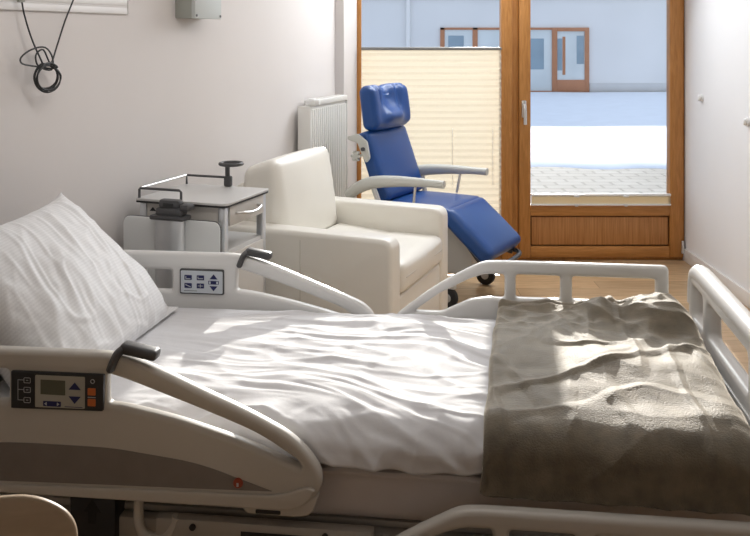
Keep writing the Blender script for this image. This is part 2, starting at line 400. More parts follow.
# ------------------------------------------------------------------ courtyard
g = prism('courtyard_ground', M['paver'], [(-14, YW+0.13), (22, YW+0.13), (22, 40), (-14, 40)], -0.14, -0.02); structure(g)
bm = bmesh.new(); prev = None
for i in range(141):
    x = -9+i*0.2
    y0 = 10.9 + 0.7*noise.noise((x*0.35, 3.1, 0)) + 0.25*noise.noise((x*1.3, 7.7, 0)) - 0.75*max(0, min(1, (1.62-x)*1.4)) - (0.05*x)
    cur = []
    for j in range(26):
        t = j/25; y = y0 + (24.72-y0)*t**1.5
        z = -0.02 + 0.05*min(1, t*14) + (0.012*noise.noise((x*0.8, y*0.8, 0)) if j else 0)
        cur.append(bm.verts.new((x, y, z)))
    if prev:
        for j in range(25): bm.faces.new((prev[j], cur[j], cur[j+1], prev[j+1]))
    prev = cur
s = finish(bm, 'snow', M['snow'], None, 180); tag(s, 'snow lying across the courtyard outside the door', 'snow', kind='stuff')

FY = 24.85
bd = empty('building', (4, FY, 0), 0, 'low grey rendered building across the snowy courtyard', 'building')
def fb(lo, hi): return ((lo[0]-4, lo[1]-FY, lo[2]), (hi[0]-4, hi[1]-FY, hi[2]))
boxes('wall', M['facade'], bd, fb((-9, FY, 0), (19, FY+7, 2.62)), bev=0)
boxes('roof', M['grey_rail'], bd, fb((-9.1, FY-0.08, 2.62), (19.1, FY+7.1, 2.72)), bev=0.01)
plabel(boxes('plinth', M['plinth'], bd, fb((5.92, FY-0.03, 0), (19, FY, 0.27)), bev=0.004), 'grey band along the foot of the wall')
boxes('plinth', M['plinth'], bd, fb((-9, FY-0.03, 0), (1.78, FY, 0.27)), bev=0.004)
wf = boxes('window', M['farwood'], bd, fb((1.80, FY-0.05, 0), (1.92, FY, 1.80)), fb((2.69, FY-0.05, 0), (2.83, FY, 1.80)), fb((1.80, FY-0.05, 1.74), (4.9, FY, 1.80)), fb((1.80, FY-0.05, 0), (4.9, FY, 0.06)), bev=0.004)
boxes('pane', M['farglass'], wf, fb((1.92, FY-0.02, 0.06), (2.69, FY-0.002, 1.74)), bev=0)
boxes('pane', M['farglass'], wf, fb((2.83, FY-0.02, 0.06), (4.88, FY-0.002, 1.74)), bev=0)
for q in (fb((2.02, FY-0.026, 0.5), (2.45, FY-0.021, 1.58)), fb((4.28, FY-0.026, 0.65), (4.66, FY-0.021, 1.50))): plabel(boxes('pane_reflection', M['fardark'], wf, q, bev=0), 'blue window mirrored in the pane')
df = boxes('door', M['farwood'], bd, fb((4.88, FY-0.07, 0), (5.02, FY, 1.80)), fb((5.78, FY-0.07, 0), (5.90, FY, 1.80)), fb((5.02, FY-0.07, 1.70), (5.78, FY, 1.80)), fb((5.02, FY-0.07, 0), (5.78, FY, 0.36)), bev=0.004)
boxes('pane', M['farglass'], df, fb((5.02, FY-0.03, 0.36), (5.78, FY-0.002, 1.70)), bev=0)
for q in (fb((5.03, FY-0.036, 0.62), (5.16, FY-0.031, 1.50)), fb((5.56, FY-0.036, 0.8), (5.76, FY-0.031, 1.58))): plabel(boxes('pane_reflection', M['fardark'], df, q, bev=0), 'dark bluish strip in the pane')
boxes('pane_mullion', M['farwood'], df, fb((5.17, FY-0.037, 0.5), (5.25, FY-0.031, 1.55)), bev=0)
tubes('rain_pipe', M['white_plastic'], bd, [(0.91-4, -0.09, 0.0), (0.91-4, -0.09, 2.6)], r=0.06, n=12)

# ------------------------------------------------------------------ things on the left wall (local: x out of the wall, y along it)
def on_wall(name, t, z, **k):
    return empty(name, (WX+0.33045*t, 0.94382*t, z), WROT, **k)

rd = on_wall('radiator', 6.13, 0, label='white panel radiator on the wall beside the fixed window', cat='radiator')
RH = 0.31
bm = bmesh.new()
box(bm, (0.035, -RH+0.005, 0.13), (0.10, RH-0.005, 1.14), 0.004)
nr = 19
for i in range(nr):
    y = -RH+0.02+(2*RH-0.04)*i/(nr-1); box(bm, (0.098, y-0.010, 0.15), (0.108, y+0.010, 1.12), 0.004)
finish(bm, 'panel', M['radiator'], rd)
bm = bmesh.new(); box(bm, (0.028, -RH+0.085, 1.14), (0.112, RH, 1.175), 0.006)
for i in range(22):
    y = -RH+0.11+(2*RH-0.14)*i/21; box(bm, (0.045, y-0.004, 1.175), (0.095, y+0.004, 1.178))
finish(bm, 'top_grille', M['radiator'], rd)
for y in (-RH-0.003, RH-0.003): boxes('side_cover', M['radiator'], rd, ((0.026, y, 0.13), (0.112, y+0.006, 1.142)), bev=0.003)
for y in (-0.22, 0.18):
    for z in (0.27, 0.95): boxes('bracket', M['radiator'], rd, ((0.0, y, z), (0.036, y+0.04, z+0.05)), bev=0.003)
bm = bmesh.new(); cyl(bm, (0.10, -RH+0.05, 1.165), (1, 0, 0), 0.024, 0.05, 20, bev=0.006); cyl(bm, (0.135, -RH+0.05, 1.165), (1, 0, 0), 0.018, 0.03, 20, bev=0.004)
cyl(bm, (0.07, -RH+0.05, 1.15), (0, 0, 1), 0.011, 0.04, 14)
plabel(finish(bm, 'thermostat_valve', M['white_plastic'], rd), 'round white thermostat valve')

jb = on_wall('junction_box', 4.60, 1.654, label='grey wall box mounted high on the left wall above the bedside cabinet', cat='wall box')
boxes('box_body', M['box_d'], jb, ((0, -0.122, 0), (0.088, 0.122, 0.26)), bev=0.003)
boxes('lid', M['box_l'], jb, ((0.088, -0.124, -0.002), (0.109, 0.124, 0.262)), bev=0.003)
for y in (-0.112, 0.112):
    for z in (0.012, 0.248):
        bm = bmesh.new(); cyl(bm, (0.110, y, z), (1, 0, 0), 0.006, 0.004, 12); finish(bm, 'screw', M['dark'], jb)

wr = on_wall('wall_channel', 2.1, 1.663, label='white ribbed supply rail along the wall above the bed head', cat='wall rail')
boxes('channel_body', M['railw'], wr, ((0, -1.9, 0.0), (0.007, 1.99, 0.30)), bev=0.002)
boxes('ridge', M['railw'], wr, *[((0.007, -1.9, z), (0.010, 1.985, z+dz)) for z, dz in ((0.0, 0.026), (0.036, 0.028), (0.078, 0.05), (0.14, 0.05), (0.205, 0.09))], bev=0.004)
boxes('end_cap', M['railw'], wr, ((0, 1.99, -0.001), (0.011, 1.995, 0.301)), bev=0.002)

cb = on_wall('coiled_cable', 3.515, 1.430, label='thin black cable hanging from the wall rail, gathered in a coil', cat='cable')
def wpt(y, z, x=0.05): return (x, y, z)
path = [wpt(-0.112, 0.42, 0.034), wpt(-0.11, 0.33, 0.034), wpt(-0.098, 0.24, 0.034), wpt(-0.065, 0.14, 0.04), wpt(-0.02, 0.06, 0.044)]
for k in range(5):
    for j in range(12):
        a = math.pi/2 - 2*math.pi*(j/12) - k*0.35
        rr = 0.047 + 0.006*math.sin(k*2.1+j*0.5); path.append(wpt(rr*math.cos(a)*1.35+0.006*math.sin(k), -0.012+rr*math.sin(a)*(0.95+0.03*k), 0.046+0.005*k+0.002*math.sin(j)))
path += [wpt(0.03, 0.02), wpt(-0.05, 0.030), wpt(-0.12, 0.042), wpt(-0.125, 0.065), wpt(-0.07, 0.092), wpt(0.0, 0.098), wpt(0.04, 0.06), wpt(0.035, 0.015),
         wpt(-0.035, 0.03), wpt(-0.05, 0.07), wpt(-0.01, 0.09), wpt(0.03, 0.04), wpt(0.07, 0.10, 0.045), wpt(0.13, 0.20, 0.036), wpt(0.195, 0.31, 0.034), wpt(0.22, 0.42, 0.034)]
tubes('cord', M['cable'], cb, smooth_path(path, 4), r=0.0032, n=7)
boxes('rail_clip', M['box_d'], cb, ((0.028, -0.125, 0.26), (0.045, -0.098, 0.33)), bev=0.003)

# white knobs on the right wall
kn = None
for (y, z, lab) in ((5.97, 1.16, 'small white round wall knob, the one nearer the glazed door'), (5.236, 1.07, 'small white round wall knob, the one farther from the glazed door')):
    bm = bmesh.new()
    cyl(bm, (-0.006, 0, 0), (-1, 0, 0), 0.026, 0.012, 24, bev=0.003); cyl(bm, (-0.020, 0, 0), (-1, 0, 0), 0.020, 0.02, 24, bev=0.008)
    o = finish(bm, 'wall_bumper', M['white_plastic']); o.location = (XR, y, z)
    tag(o, lab, 'wall bumper', 'white knobs on the right wall')

# ------------------------------------------------------------------ hospital bed (local: x head to foot, y toward the window)
BR = -R(7.3)
bed = empty('hospital_bed', (-0.039, 2.74, 0), BR, 'adjustable hospital bed with cream plastic side rails, head against the left wall', 'bed')
outer = [(-1.04, 0.74), (-1.01, 0.767), (-0.572, 0.769), (-0.515, 0.760), (-0.42, 0.726), (-0.335, 0.69), (-0.207, 0.64), (-0.105, 0.59), (-0.055, 0.548), (-0.024, 0.501), (-0.022, 0.462), (-0.049, 0.430), (-0.092, 0.413), (-0.335, 0.411), (-1.01, 0.405), (-1.04, 0.43)]
oo = fillet(outer, [0.02, 0.02, 0.05, 0.04, 0.05, 0.05, 0.06, 0.06, 0.04, 0.04, 0.03, 0.03, 0.03, 0.05, 0.02, 0.02])
hole2 = fillet([(-0.573, 0.718), (-0.519, 0.704), (-0.335, 0.643), (-0.181, 0.588), (-0.085, 0.530), (-0.070, 0.508), (-0.207, 0.562), (-0.387, 0.612), (-0.530, 0.638), (-0.573, 0.641)], [0.012, 0.03, 0.06, 0.05, 0.03, 0.012, 0.06, 0.06, 0.04, 0.012])
hole1 = fillet([(-0.965, 0.715), (-0.836, 0.717), (-0.836, 0.634), (-0.965, 0.630)], 0.012)
hole2f = fillet([(-0.545, 0.716), (-0.495, 0.704), (-0.306, 0.643), (-0.150, 0.586), (-0.10, 0.552), (-0.11, 0.545), (-0.232, 0.578), (-0.381, 0.612), (-0.500, 0.632), (-0.548, 0.636)], [0.012, 0.03, 0.06, 0.05, 0.01, 0.01, 0.06, 0.06, 0.04, 0.012])
hole1f = fillet([(-0.899, 0.704), (-0.794, 0.704), (-0.794, 0.627), (-0.899, 0.626)], 0.01)
outer_far = fillet([(-1.04, 0.74), (-1.01, 0.767), (-0.572, 0.769), (-0.515, 0.764), (-0.419, 0.737), (-0.306, 0.694), (-0.157, 0.637), (-0.075, 0.604), (-0.035, 0.565), (-0.024, 0.501), (-0.022, 0.462), (-0.049, 0.430), (-0.092, 0.413), (-0.335, 0.411), (-1.01, 0.405), (-1.04, 0.43)], [0.02, 0.02, 0.05, 0.04, 0.05, 0.05, 0.06, 0.06, 0.04, 0.04, 0.03, 0.03, 0.03, 0.05, 0.02, 0.02])
foot_outer = [(0.045, 0.560), (0.135, 0.632), (0.225, 0.694), (0.315, 0.742), (0.361, 0.765), (0.42, 0.769), (1.002, 0.769), (1.002, 0.50), (0.95, 0.415), (0.30, 0.415), (0.10, 0.445)]
fo = fillet(foot_outer, [0.02, 0.06, 0.06, 0.06, 0.05, 0.03, 0.02, 0.05, 0.05, 0.05, 0.05])
fh = [fillet([(0.115, 0.580), (0.207, 0.648), (0.315, 0.704), (0.368, 0.722), (0.437, 0.724), (0.437, 0.636), (0.386, 0.640), (0.315, 0.628), (0.215, 0.580)], 0.014),
      fillet([(0.476, 0.724), (0.632, 0.724), (0.632, 0.640), (0.476, 0.640)], 0.012),
      fillet([(0.672, 0.724), (0.958, 0.724), (0.958, 0.640), (0.672, 0.640)], 0.012)]

def poly_plate(name, m, parent, pts, y, thick=0.0016):
    return plate(name, m, parent, [pts], thick, 0, 'y', y, smooth=0)
def rect(x0, z0, x1, z1, r=0.0): 
    p = [(x0, z0), (x1, z0), (x1, z1), (x0, z1)]
    return fillet(p, r) if r else p
def ringrect(x0, z0, x1, z1, w, r=0.003):
    return [fillet([(x0, z0), (x1, z0), (x1, z1), (x0, z1)], r), fillet([(x0+w, z0+w), (x1-w, z0+w), (x1-w, z1-w), (x0+w, z1-w)], r*0.6)]

def clip(parent, y, dx=0, dz=0):
    """dark folding release lever clamped over the top bar"""
    bm = bmesh.new()
    tube(bm, smooth_path([(-0.566, y-0.026, 0.738), (-0.560, y-0.028, 0.752), (-0.550, y-0.022, 0.775), (-0.538, y-0.006, 0.784)]), 0.018, 10, sy=0.6)
    bmx = Matrix.Translation((-0.497, y-0.004, 0.780)) @ Matrix.Rotation(R(10), 4, 'Y')
    box(bm, (-0.05, -0.022, -0.014), (0.048, 0.022, 0.013), 0.010, 3, mtx=bmx)
    for v in bm.verts: v.co += Vector((dx, 0, dz))
    return plabel(finish(bm, 'release_lever', M['dark'], parent), 'dark grey release lever')

# near head rail
yn = -0.53
nrail = plate('side_rail', M['bedcream'], bed, [oo, hole2, hole1], 0.042, 0.014, 'y', yn)
plabel(nrail, 'near head-end rail with black control panel')
ins = fillet([(-0.975, 0.525), (-0.80, 0.534), (-0.558, 0.534), (-0.335, 0.510), (-0.143, 0.451), (-0.335, 0.446), (-0.598, 0.440), (-0.975, 0.430)], [0.01, 0.05, 0.05, 0.06, 0.006, 0.05, 0.05, 0.01])
f0 = yn-0.021
plabel(plate('insert_panel', M['bedinset'], nrail, [ins], 0.004, 0.001, 'y', f0), 'dark taupe insert')
plabel(plate('bottom_lip', M['bedcream'], nrail, [fillet([(-0.98, 0.405), (-0.98, 0.424), (-0.34, 0.440), (-0.13, 0.444), (-0.055, 0.47), (-0.035, 0.462), (-0.06, 0.425), (-0.1, 0.410), (-0.34, 0.408)], [0.006, 0.006, 0.03, 0.04, 0.02, 0.006, 0.02, 0.02, 0.02])], 0.012, 0.005, 'y', f0-0.003), 'projecting lip along the lower edge')
plate('latch_plate', M['bedcream'], nrail, [fillet([(-0.235, 0.420), (-0.030, 0.445), (-0.045, 0.395), (-0.085, 0.386), (-0.215, 0.388)], [0.01, 0.01, 0.03, 0.03, 0.012])], 0.03, 0.006, 'y', yn)
plabel(plate('latch_slot', M['black'], nrail, [rect(-0.188, 0.392, -0.125, 0.401, 0.003)], 0.003, 0, 'y', yn-0.0155), 'black slot')
bm = bmesh.new(); cyl(bm, (-0.230, f0-0.004, 0.468), (0, 1, 0), 0.0125, 0.008, 24, bev=0.002)
plabel(finish(bm, 'indicator_disc', M['red'], nrail), 'red round disc')
plabel(plate('indicator_mark', M['print'], nrail, [[(-0.2325, 0.461), (-0.2275, 0.461), (-0.2275, 0.470), (-0.2325, 0.470)]], 0.001, 0, 'y', f0-0.0086, smooth=0), 'pale mark')
DX = 0.014
_pp = poly_plate
def KX(x): return DX-0.838+(x+0.838)*1.15+0.007
def poly_plate(name, m, parent, pts, y, thick=0.0016, dx=None): return _pp(name, m, parent, [(KX(p[0]), p[1]) for p in pts], y, thick)
# control panel
plabel(plate('control_panel', M['black'], nrail, [fillet([(-0.838+DX, 0.6225), (-0.592+DX, 0.627), (-0.590+DX, 0.7195), (-0.838+DX, 0.7175)], 0.004)], 0.030, 0.003, 'y', yn-0.014), 'black control panel')
yc = yn-0.0295
plabel(poly_plate('control_face', M['greyface'], nrail, fillet([(-0.786, 0.630), (-0.671, 0.632), (-0.671, 0.712), (-0.786, 0.711)], 0.003), yc), 'grey key face')
plabel(poly_plate('display', M['lcd'], nrail, rect(-0.773, 0.6635, -0.716, 0.7005, 0.001), yc-0.001), 'dim rectangular display')
for z0, z1, zt in ((0.679, 0.679, 0.6975), (0.662, 0.662, 0.6435)):
    poly_plate('arrow_key', M['navy'], nrail, [(-0.708, z0), (-0.680, z1), (-0.694, zt)], yc-0.001)
poly_plate('rocker_key', M['navy'], nrail, rect(-0.767, 0.634, -0.726, 0.647, 0.002), yc-0.001)
plabel(poly_plate('rocker_arrow', M['print'], nrail, [(-0.764, 0.6405), (-0.7585, 0.636), (-0.7585, 0.645)], yc-0.002), 'white arrowhead')
plabel(poly_plate('rocker_arrow', M['print'], nrail, [(-0.729, 0.6405), (-0.7345, 0.636), (-0.7345, 0.645)], yc-0.002), 'white arrowhead')
poly_plate('printed_line', M['navy'], nrail, rect(-0.717, 0.6345, -0.676, 0.6358), yc-0.001)
for z in (0.667, 0.640): 
    plabel(poly_plate('orange_key', M['orange'], nrail, rect(-0.664, z, -0.646, z+0.018, 0.002), yc-0.001), 'orange key')
poly_plate('printed_line', M['print'], nrail, rect(-0.664, 0.6612, -0.646, 0.6626), yc-0.001)
plabel(plate('lamp_icon', M['print'], nrail, [[(KX(-0.653)+0.006*math.cos(a*.3142*2), 0.702+0.006*math.sin(a*.3142*2)) for a in range(10)], [(KX(-0.653)+0.0042*math.cos(a*.3142*2), 0.702+0.0042*math.sin(a*.3142*2)) for a in range(10)]], 0.0012, 0, 'y', yc-0.001, smooth=0), 'small pale lamp symbol')
for z in (0.696, 0.672, 0.646):
    plate('key_outline', M['print'], nrail, ringrect(KX(-0.813), z-0.007, KX(-0.797), z+0.007, 0.0012), 0.0012, 0, 'y', yc, smooth=0)
    poly_plate('key_mark', M['print'], nrail, rect(-0.8075, z-0.0008, -0.8025, z+0.0008), yc)
bm = bmesh.new()
for a, b in (((-0.827, 0.645), (-0.826, 0.697)), ((-0.827, 0.696), (-0.813, 0.6972)), ((-0.827, 0.6715), (-0.813, 0.6727)), ((-0.827, 0.645), (-0.813, 0.6462))):
    box(bm, (KX(a[0]), yc-0.0005, a[1]), (KX(b[0]), yc+0.0006, b[1]))
finish(bm, 'printed_bracket', M['print'], nrail, 0)
poly_plate = _pp
clip(nrail, yn, 0.008, -0.004)

# far head rail
yf = 0.53
frail = plate('side_rail', M['bedwhite'], bed, [outer_far, hole2f, hole1f], 0.042, 0.013, 'y', yf); frail.location = (0.006, 0, -0.004)
plabel(frail, 'far head-end rail with pale keypad')
plabel(plate('keypad_surround', M['dark'], frail, [rect(-0.761, 0.6195, -0.592, 0.7125, 0.007)], 0.008, 0.002, 'y', yf-0.0225), 'dark keypad surround')
yk = yf-0.027
plabel(poly_plate('keypad_face', M['lightface'], frail, rect(-0.756, 0.6245, -0.597, 0.706, 0.005), yk), 'pale grey keypad face')
for x in (-0.742, -0.695):
    for z in (0.672, 0.642):
        poly_plate('key', M['navy'], frail, rect(x, z, x+0.028, z+0.018, 0.002), yk-0.001)
glyphs = {(-0.742, 0.672): [rect(-0.738, 0.675, -0.735, 0.686), rect(-0.738, 0.675, -0.719, 0.678)], (-0.695, 0.672): [rect(-0.691, 0.677, -0.671, 0.6795), rect(-0.691, 0.677, -0.6885, 0.685)],
          (-0.742, 0.642): [[(-0.738, 0.656), (-0.738, 0.653), (-0.718, 0.645), (-0.718, 0.648)]], (-0.695, 0.642): [rect(-0.690, 0.650, -0.672, 0.6522), rect(-0.6822, 0.645, -0.6800, 0.6575)]}
for k, gl in glyphs.items():
    for q in gl: poly_plate('key_mark', M['print'], frail, q, yk-0.002)
poly_plate('arrow_key', M['navy'], frail, [(-0.646, 0.677), (-0.616, 0.677), (-0.631, 0.6955)], yk-0.001)
poly_plate('arrow_key', M['navy'], frail, [(-0.646, 0.6515), (-0.616, 0.6515), (-0.631, 0.633)], yk-0.001)
poly_plate('rocker_key', M['navy'], frail, rect(-0.651, 0.658, -0.611, 0.671, 0.002), yk-0.001)
for x in (-0.648, -0.620): plabel(poly_plate('rocker_mark', M['lightface'], frail, rect(x, 0.660, x+0.006, 0.669), yk-0.002), 'pale mark')
poly_plate('printed_line', M['dark'], frail, rect(-0.744, 0.6315, -0.694, 0.6330), yk-0.001)
clip(frail, yf, 0.032, -0.008)

# foot rails: far one raised, near one lowered
ffr = plate('side_rail', M['bedwhite'], bed, [fo]+fh, 0.038, 0.011, 'y', yf); plabel(ffr, 'far foot-end rail, raised')
fo2 = [(x+0.07 if x > 0.9 else x, z) for x, z in fo]
fh2 = fh[:2]+[[(x+0.07 if x > 0.9 else x, z) for x, z in fh[2]]]
nfr = plate('side_rail', M['bedcream'], bed, [fo2]+fh2, 0.042, 0.014, 'y', -0.54); nfr.location = (-0.045, 0, -0.327); plabel(nfr, 'near foot-end rail, lowered')

# footboard and headboard
def board(name, x, zt, m, holes=True):
    ol = fillet([(-0.49, 0.33), (0.49, 0.33), (0.49, zt), (-0.49, zt)], [0.03, 0.03, 0.09, 0.09], 8)
    hs = []
    if holes:
        for a, b in ((-0.435, -0.285), (-0.225, 0.225), (0.285, 0.435)):
            hs.append(fillet([(a, 0.625), (b, 0.625), (b, zt-0.062), (a, zt-0.062)], 0.018))
    return plate(name, m, bed, [ol]+hs, 0.05, 0.018, 'x', x)
fbd = board('footboard', 1.085, 0.79, M['bedwhite'])
bm = bmesh.new()
for a, b in ((-0.40, 0.40),): box(bm, (1.054, a, 0.40), (1.062, b, 0.575), 0.02)
finish(bm, 'inner_panel', M['bedwhite'], fbd)
tubes('grab_tube', M['bedwhite'], fbd, smooth_path([(1.085, -0.478, 0.66), (1.085, -0.470, 0.73), (1.085, -0.42, 0.772), (1.085, -0.2, 0.778), (1.085, 0.2, 0.778), (1.085, 0.42, 0.772), (1.085, 0.470, 0.73), (1.085, 0.478, 0.66)], 6), r=0.030, n=14)
board('headboard', -1.075, 0.745, M['bedwhite'], False)

# frame, lifting columns, base and castors
bm = bmesh.new()
for y in (-0.44, 0.44): box(bm, (-1.05, y-0.025, 0.255), (1.06, y+0.025, 0.315), 0.006)
for x in (-1.02, -0.5, 0.0, 0.5, 1.02): box(bm, (x-0.025, -0.44, 0.26), (x+0.025, 0.44, 0.315), 0.006)
box(bm, (-1.0, -0.43, 0.315), (1.02, 0.43, 0.333), 0.004)
finish(bm, 'bed_frame', M['bedmetal'], bed)
plabel(boxes('side_beam', M['bedmetal'], bed, ((-0.46, -0.512, 0.295), (0.10, -0.475, 0.345)), bev=0.008), 'cream beam carrying the near head rail')
for x in (-0.36, -0.02):
    bm = bmesh.new(); cyl(bm, (x, -0.514, 0.328), (0, 1, 0), 0.008, 0.008, 14); finish(bm, 'bolt', M['black'], bed)
boxes('beam_slot', M['black'], bed, ((-0.235, -0.5135, 0.313), (-0.04, -0.5115, 0.325)), bev=0)
loop = [(-0.505, -0.50, 0.394), (-0.507, -0.503, 0.36), (-0.505, -0.503, 0.32), (-0.49, -0.503, 0.295), (-0.455, -0.503, 0.288), (-0.425, -0.503, 0.305), (-0.405, -0.50, 0.345)]
plabel(tubes('accessory_hook', M['bedcream'], bed, smooth_path(loop, 6), r=0.013, n=10), 'cream curved hook under the rail')
ab = boxes('power_unit', M['black'], bed, ((-0.70, -0.49, 0.15), (-0.575, -0.30, 0.388)), bev=0.006); plabel(ab, 'black box with an upward arrow')
plabel(poly_plate('arrow_mark', M['arrow_ink'], ab, [(-0.648, 0.305), (-0.627, 0.305), (-0.627, 0.335), (-0.614, 0.335), (-0.6375, 0.368), (-0.661, 0.335), (-0.648, 0.335)], -0.4905), 'upward arrow')
for x in (-0.62, 0.62): boxes('lift_column', M['bedmetal'], bed, ((x-0.06, -0.10, 0.17), (x+0.06, 0.10, 0.27)), bev=0.008)
bm = bmesh.new()
for y in (-0.33, 0.33): box(bm, (-0.85, y-0.03, 0.125), (0.85, y+0.03, 0.175), 0.006)
for x in (-0.82, -0.62, 0.62, 0.82): box(bm, (x-0.03, -0.33, 0.13), (x+0.03, 0.33, 0.17), 0.006)
finish(bm, 'base_frame', M['bedmetal'], bed)
for x in (-0.80, 0.80):
    for y in (-0.33, 0.33):
        bm = bmesh.new(); cyl(bm, (x, y, 0.0625), (0, 1, 0), 0.0625, 0.03, 24, bev=0.006)
        c = finish(bm, 'castor', M['rubber'], bed)
        boxes('fork', M['bedmetal'], c, ((x-0.02, y-0.024, 0.06), (x+0.02, y-0.017, 0.135)), ((x-0.02, y+0.017, 0.06), (x+0.02, y+0.024, 0.135)), ((x-0.02, y-0.024, 0.11), (x+0.02, y+0.024, 0.135)), bev=0.002)

# ------------------------------------------------------------------ mattress, sheet, blanket, pillow (same local axes as the bed)
def atbed(o): o.location = bed.location; o.rotation_euler[2] = BR; return o
def fbm(x, y, z=0.0): return noise.noise((x, y, z))
bm = cushion_bm((2.06, 0.92, 0.225), 0.045, (0, 0, 0), 22)
for v in bm.verts: v.co += Vector((-0.005, 0, 0.4475))
mt = atbed(finish(bm, 'mattress', M['mattress'], None, 180)); tag(mt, 'thick mattress in a pale cover lying on the hospital bed', 'mattress')
bm = bmesh.new()
pp = [(-1.02+i*0.02, -0.470+0.003*fbm(i*0.35, 2), 0.480+0.004*fbm(i*0.2, 9)-0.00012*i) for i in range(102)]
tube(bm, pp, 0.011, 8)
plabel(finish(bm, 'piping', M['mattress'], mt), 'rolled seam along the near side')

def profile(path, n):
    """resample a (y,z) path to n points; returns points and outward normals"""
    P = smooth_path([(0, a, b) for a, b in path], 10)
    L = [0]
    for i in range(1, len(P)): L.append(L[-1]+(P[i]-P[i-1]).length)
    out = []
    k = 0
    for j in range(n):
        s = L[-1]*j/(n-1)
        while k < len(L)-2 and L[k+1] < s: k += 1
        t = (s-L[k])/max(1e-9, L[k+1]-L[k]); out.append(P[k].lerp(P[k+1], t))
    nr = []
    for j in range(n):
        d = out[min(j+1, n-1)]-out[max(j-1, 0)]; d.normalize(); nr.append(Vector((0, d.z, -d.y)) if True else 0)
    return out, nr, L[-1]

def drape(name, m, a0, a1, path, na, nv, hfun, efun=None, thick=0.012):
    pr, nr, Ltot = profile(path, nv)
    bm = bmesh.new(); uv = bm.loops.layers.uv.new('UVMap'); rows = []
    for i in range(na+1):
        u = i/na; row = []
        for j in range(nv):
            v = j/(nv-1); p = pr[j].copy(); nn = nr[j]
            A0 = a0(v) if callable(a0) else a0; A1 = a1(v) if callable(a1) else a1
            a = A0+(A1-A0)*u
            q = Vector((a, p.y, p.z)) + nn*hfun(a, p.y, u, v, v*Ltot)
            if efun: q = efun(q, a, u, v)
            row.append(bm.verts.new(q))
        rows.append(row)
    for i in range(na):
        for j in range(nv-1):
            bm.faces.new((rows[i][j], rows[i][j+1], rows[i+1][j+1], rows[i+1][j]))
    o = finish(bm, name, m, None, 180, recalc=False)
    sd = o.modifiers.new('thickness', 'SOLIDIFY'); sd.thickness = thick; sd.offset = -1
    return o

def ridge(x): return 1-abs(x)*2
def sheet_h(a, b, u, v, s):
    # folds run along the bed, sweeping toward the foot on the near side
    x = a; y = s - (0.10*a + 0.42*max(0, a+0.2)*s)
    w = 0.07*fbm(a*2.6, s*2.6, 4.0)
    h = 0.011*fbm(x*1.6, (y+w)*7.0, 0.3)
    h += 0.012*max(0, ridge(fbm(x*1.3+3, (y+w)*6.0, 2.0))-0.45)
    h += 0.010*max(0, ridge(fbm(x*2.0-7, (y+1.4*w)*11.0, 12.0))-0.5)
    h += 0.007*max(0, ridge(fbm(x*3.1+20, (y+w*1.8)*17.0+x*2, 33.0))-0.55)
    h += 0.003*fbm(x*6, (y+w)*24, 5.0)
    h += 0.008*max(0, ridge(fbm(a*4.5+9, s*4.5, 7.0))-0.6)
    k = min(1, max(0.25, (a+0.75)*2.0))                    # calm near the pillow
    e = min(1, max(0, (s-0.90))*6)                          # rumpled near hem
    k *= 1-0.75*min(1, max(0, (a-0.42)*12)); e *= 1-min(1, max(0, (a-0.40)*12))
    h = h*k + e*(0.014*fbm(a*7+s*3, s*3-a*2, 3.0)+0.020*max(0, ridge(fbm(a*9+s*7, s*4, 21.0))-0.4)+0.004*fbm(a*26, s*9, 8.0))
    return h+0.004
def sheet_edge(q, a, u, v):
    if v > 0.86:
        q.z += (v-0.86)/0.14*(0.028*fbm(a*3.1, 1.0, 2.0)+0.012*fbm(a*11, 5.0, 1.0)-0.010*a)
    return q
path = [(0.484, 0.48), (0.482, 0.52), (0.462, 0.562), (0.42, 0.577), (0.2, 0.587), (0.0, 0.592), (-0.2, 0.594), (-0.38, 0.590), (-0.44, 0.580), (-0.478, 0.550), (-0.486, 0.520), (-0.488, 0.500)]
sh = atbed(drape('bed_sheet', M['sheet'], -0.98, 0.98, path, 330, 190, sheet_h, sheet_edge, 0.006))
tag(sh, 'rumpled white bed cover spread over the mattress', 'bed cover')

def bl_h(a, b, u, v, s):
    far = max(0, min(1, (0.62-s)/0.3))
    h = 0.018 + 0.022*far
    h += (0.010+0.010*far)*fbm(a*3.2, s*2.6, 1.0) + 0.008*fbm(a*7.5, s*6, 2.0) + 0.003*fbm(a*18, s*15, 3.0)
    h += (0.006+0.008*far)*max(0, ridge(fbm(a*2.6+1.7, s*3.6+a*1.2, 6.0))-0.45)
    t = max(0, min(1, (0.42-s)*4))
    h += t*(0.018*max(0, ridge(fbm(a*5+s*4, s*6-a*1.5, 17.0))-0.45)+0.016*max(0, ridge(fbm(a*9-s*5, s*5+a, 41.0))-0.5)+0.008*fbm(a*13, s*10, 13.0))
    h += 0.065*math.exp(-((a-0.93)/0.10)**4-((s-0.15)/0.14)**4)     # bunched corner by the footboard
    h += 0.040*math.exp(-((a-0.75)/0.07)**2-((s-0.13)/0.11)**2)
    h += 0.012*math.exp(-((a-0.55)/0.10)**2-((s-0.06)/0.05)**2)
    h -= 0.016*math.exp(-((s-0.075)/0.014)**2)*(1 if a < 0.8 else 0.3)   # crease behind the folded far edge
    h += 0.018*math.exp(-((a-0.74)/0.18)**2-((s-0.55)/0.16)**2)
    h += 0.010*max(0, ridge(fbm(a*3+s*5, s*2-a*3, 55.0))-0.62)*2 + 0.006*max(0, ridge(fbm(a*9-s*2, s*2+a, 71.0))-0.55)*2
    if s > 0.95: h += 0.012*fbm(a*6, s*2.2, 9.0)*min(1, (s-0.95)*8)
    e = min(u, 1-u, v*2.5)
    if e < 0.03: h -= 0.016*(1-e/0.03)**2
    return h
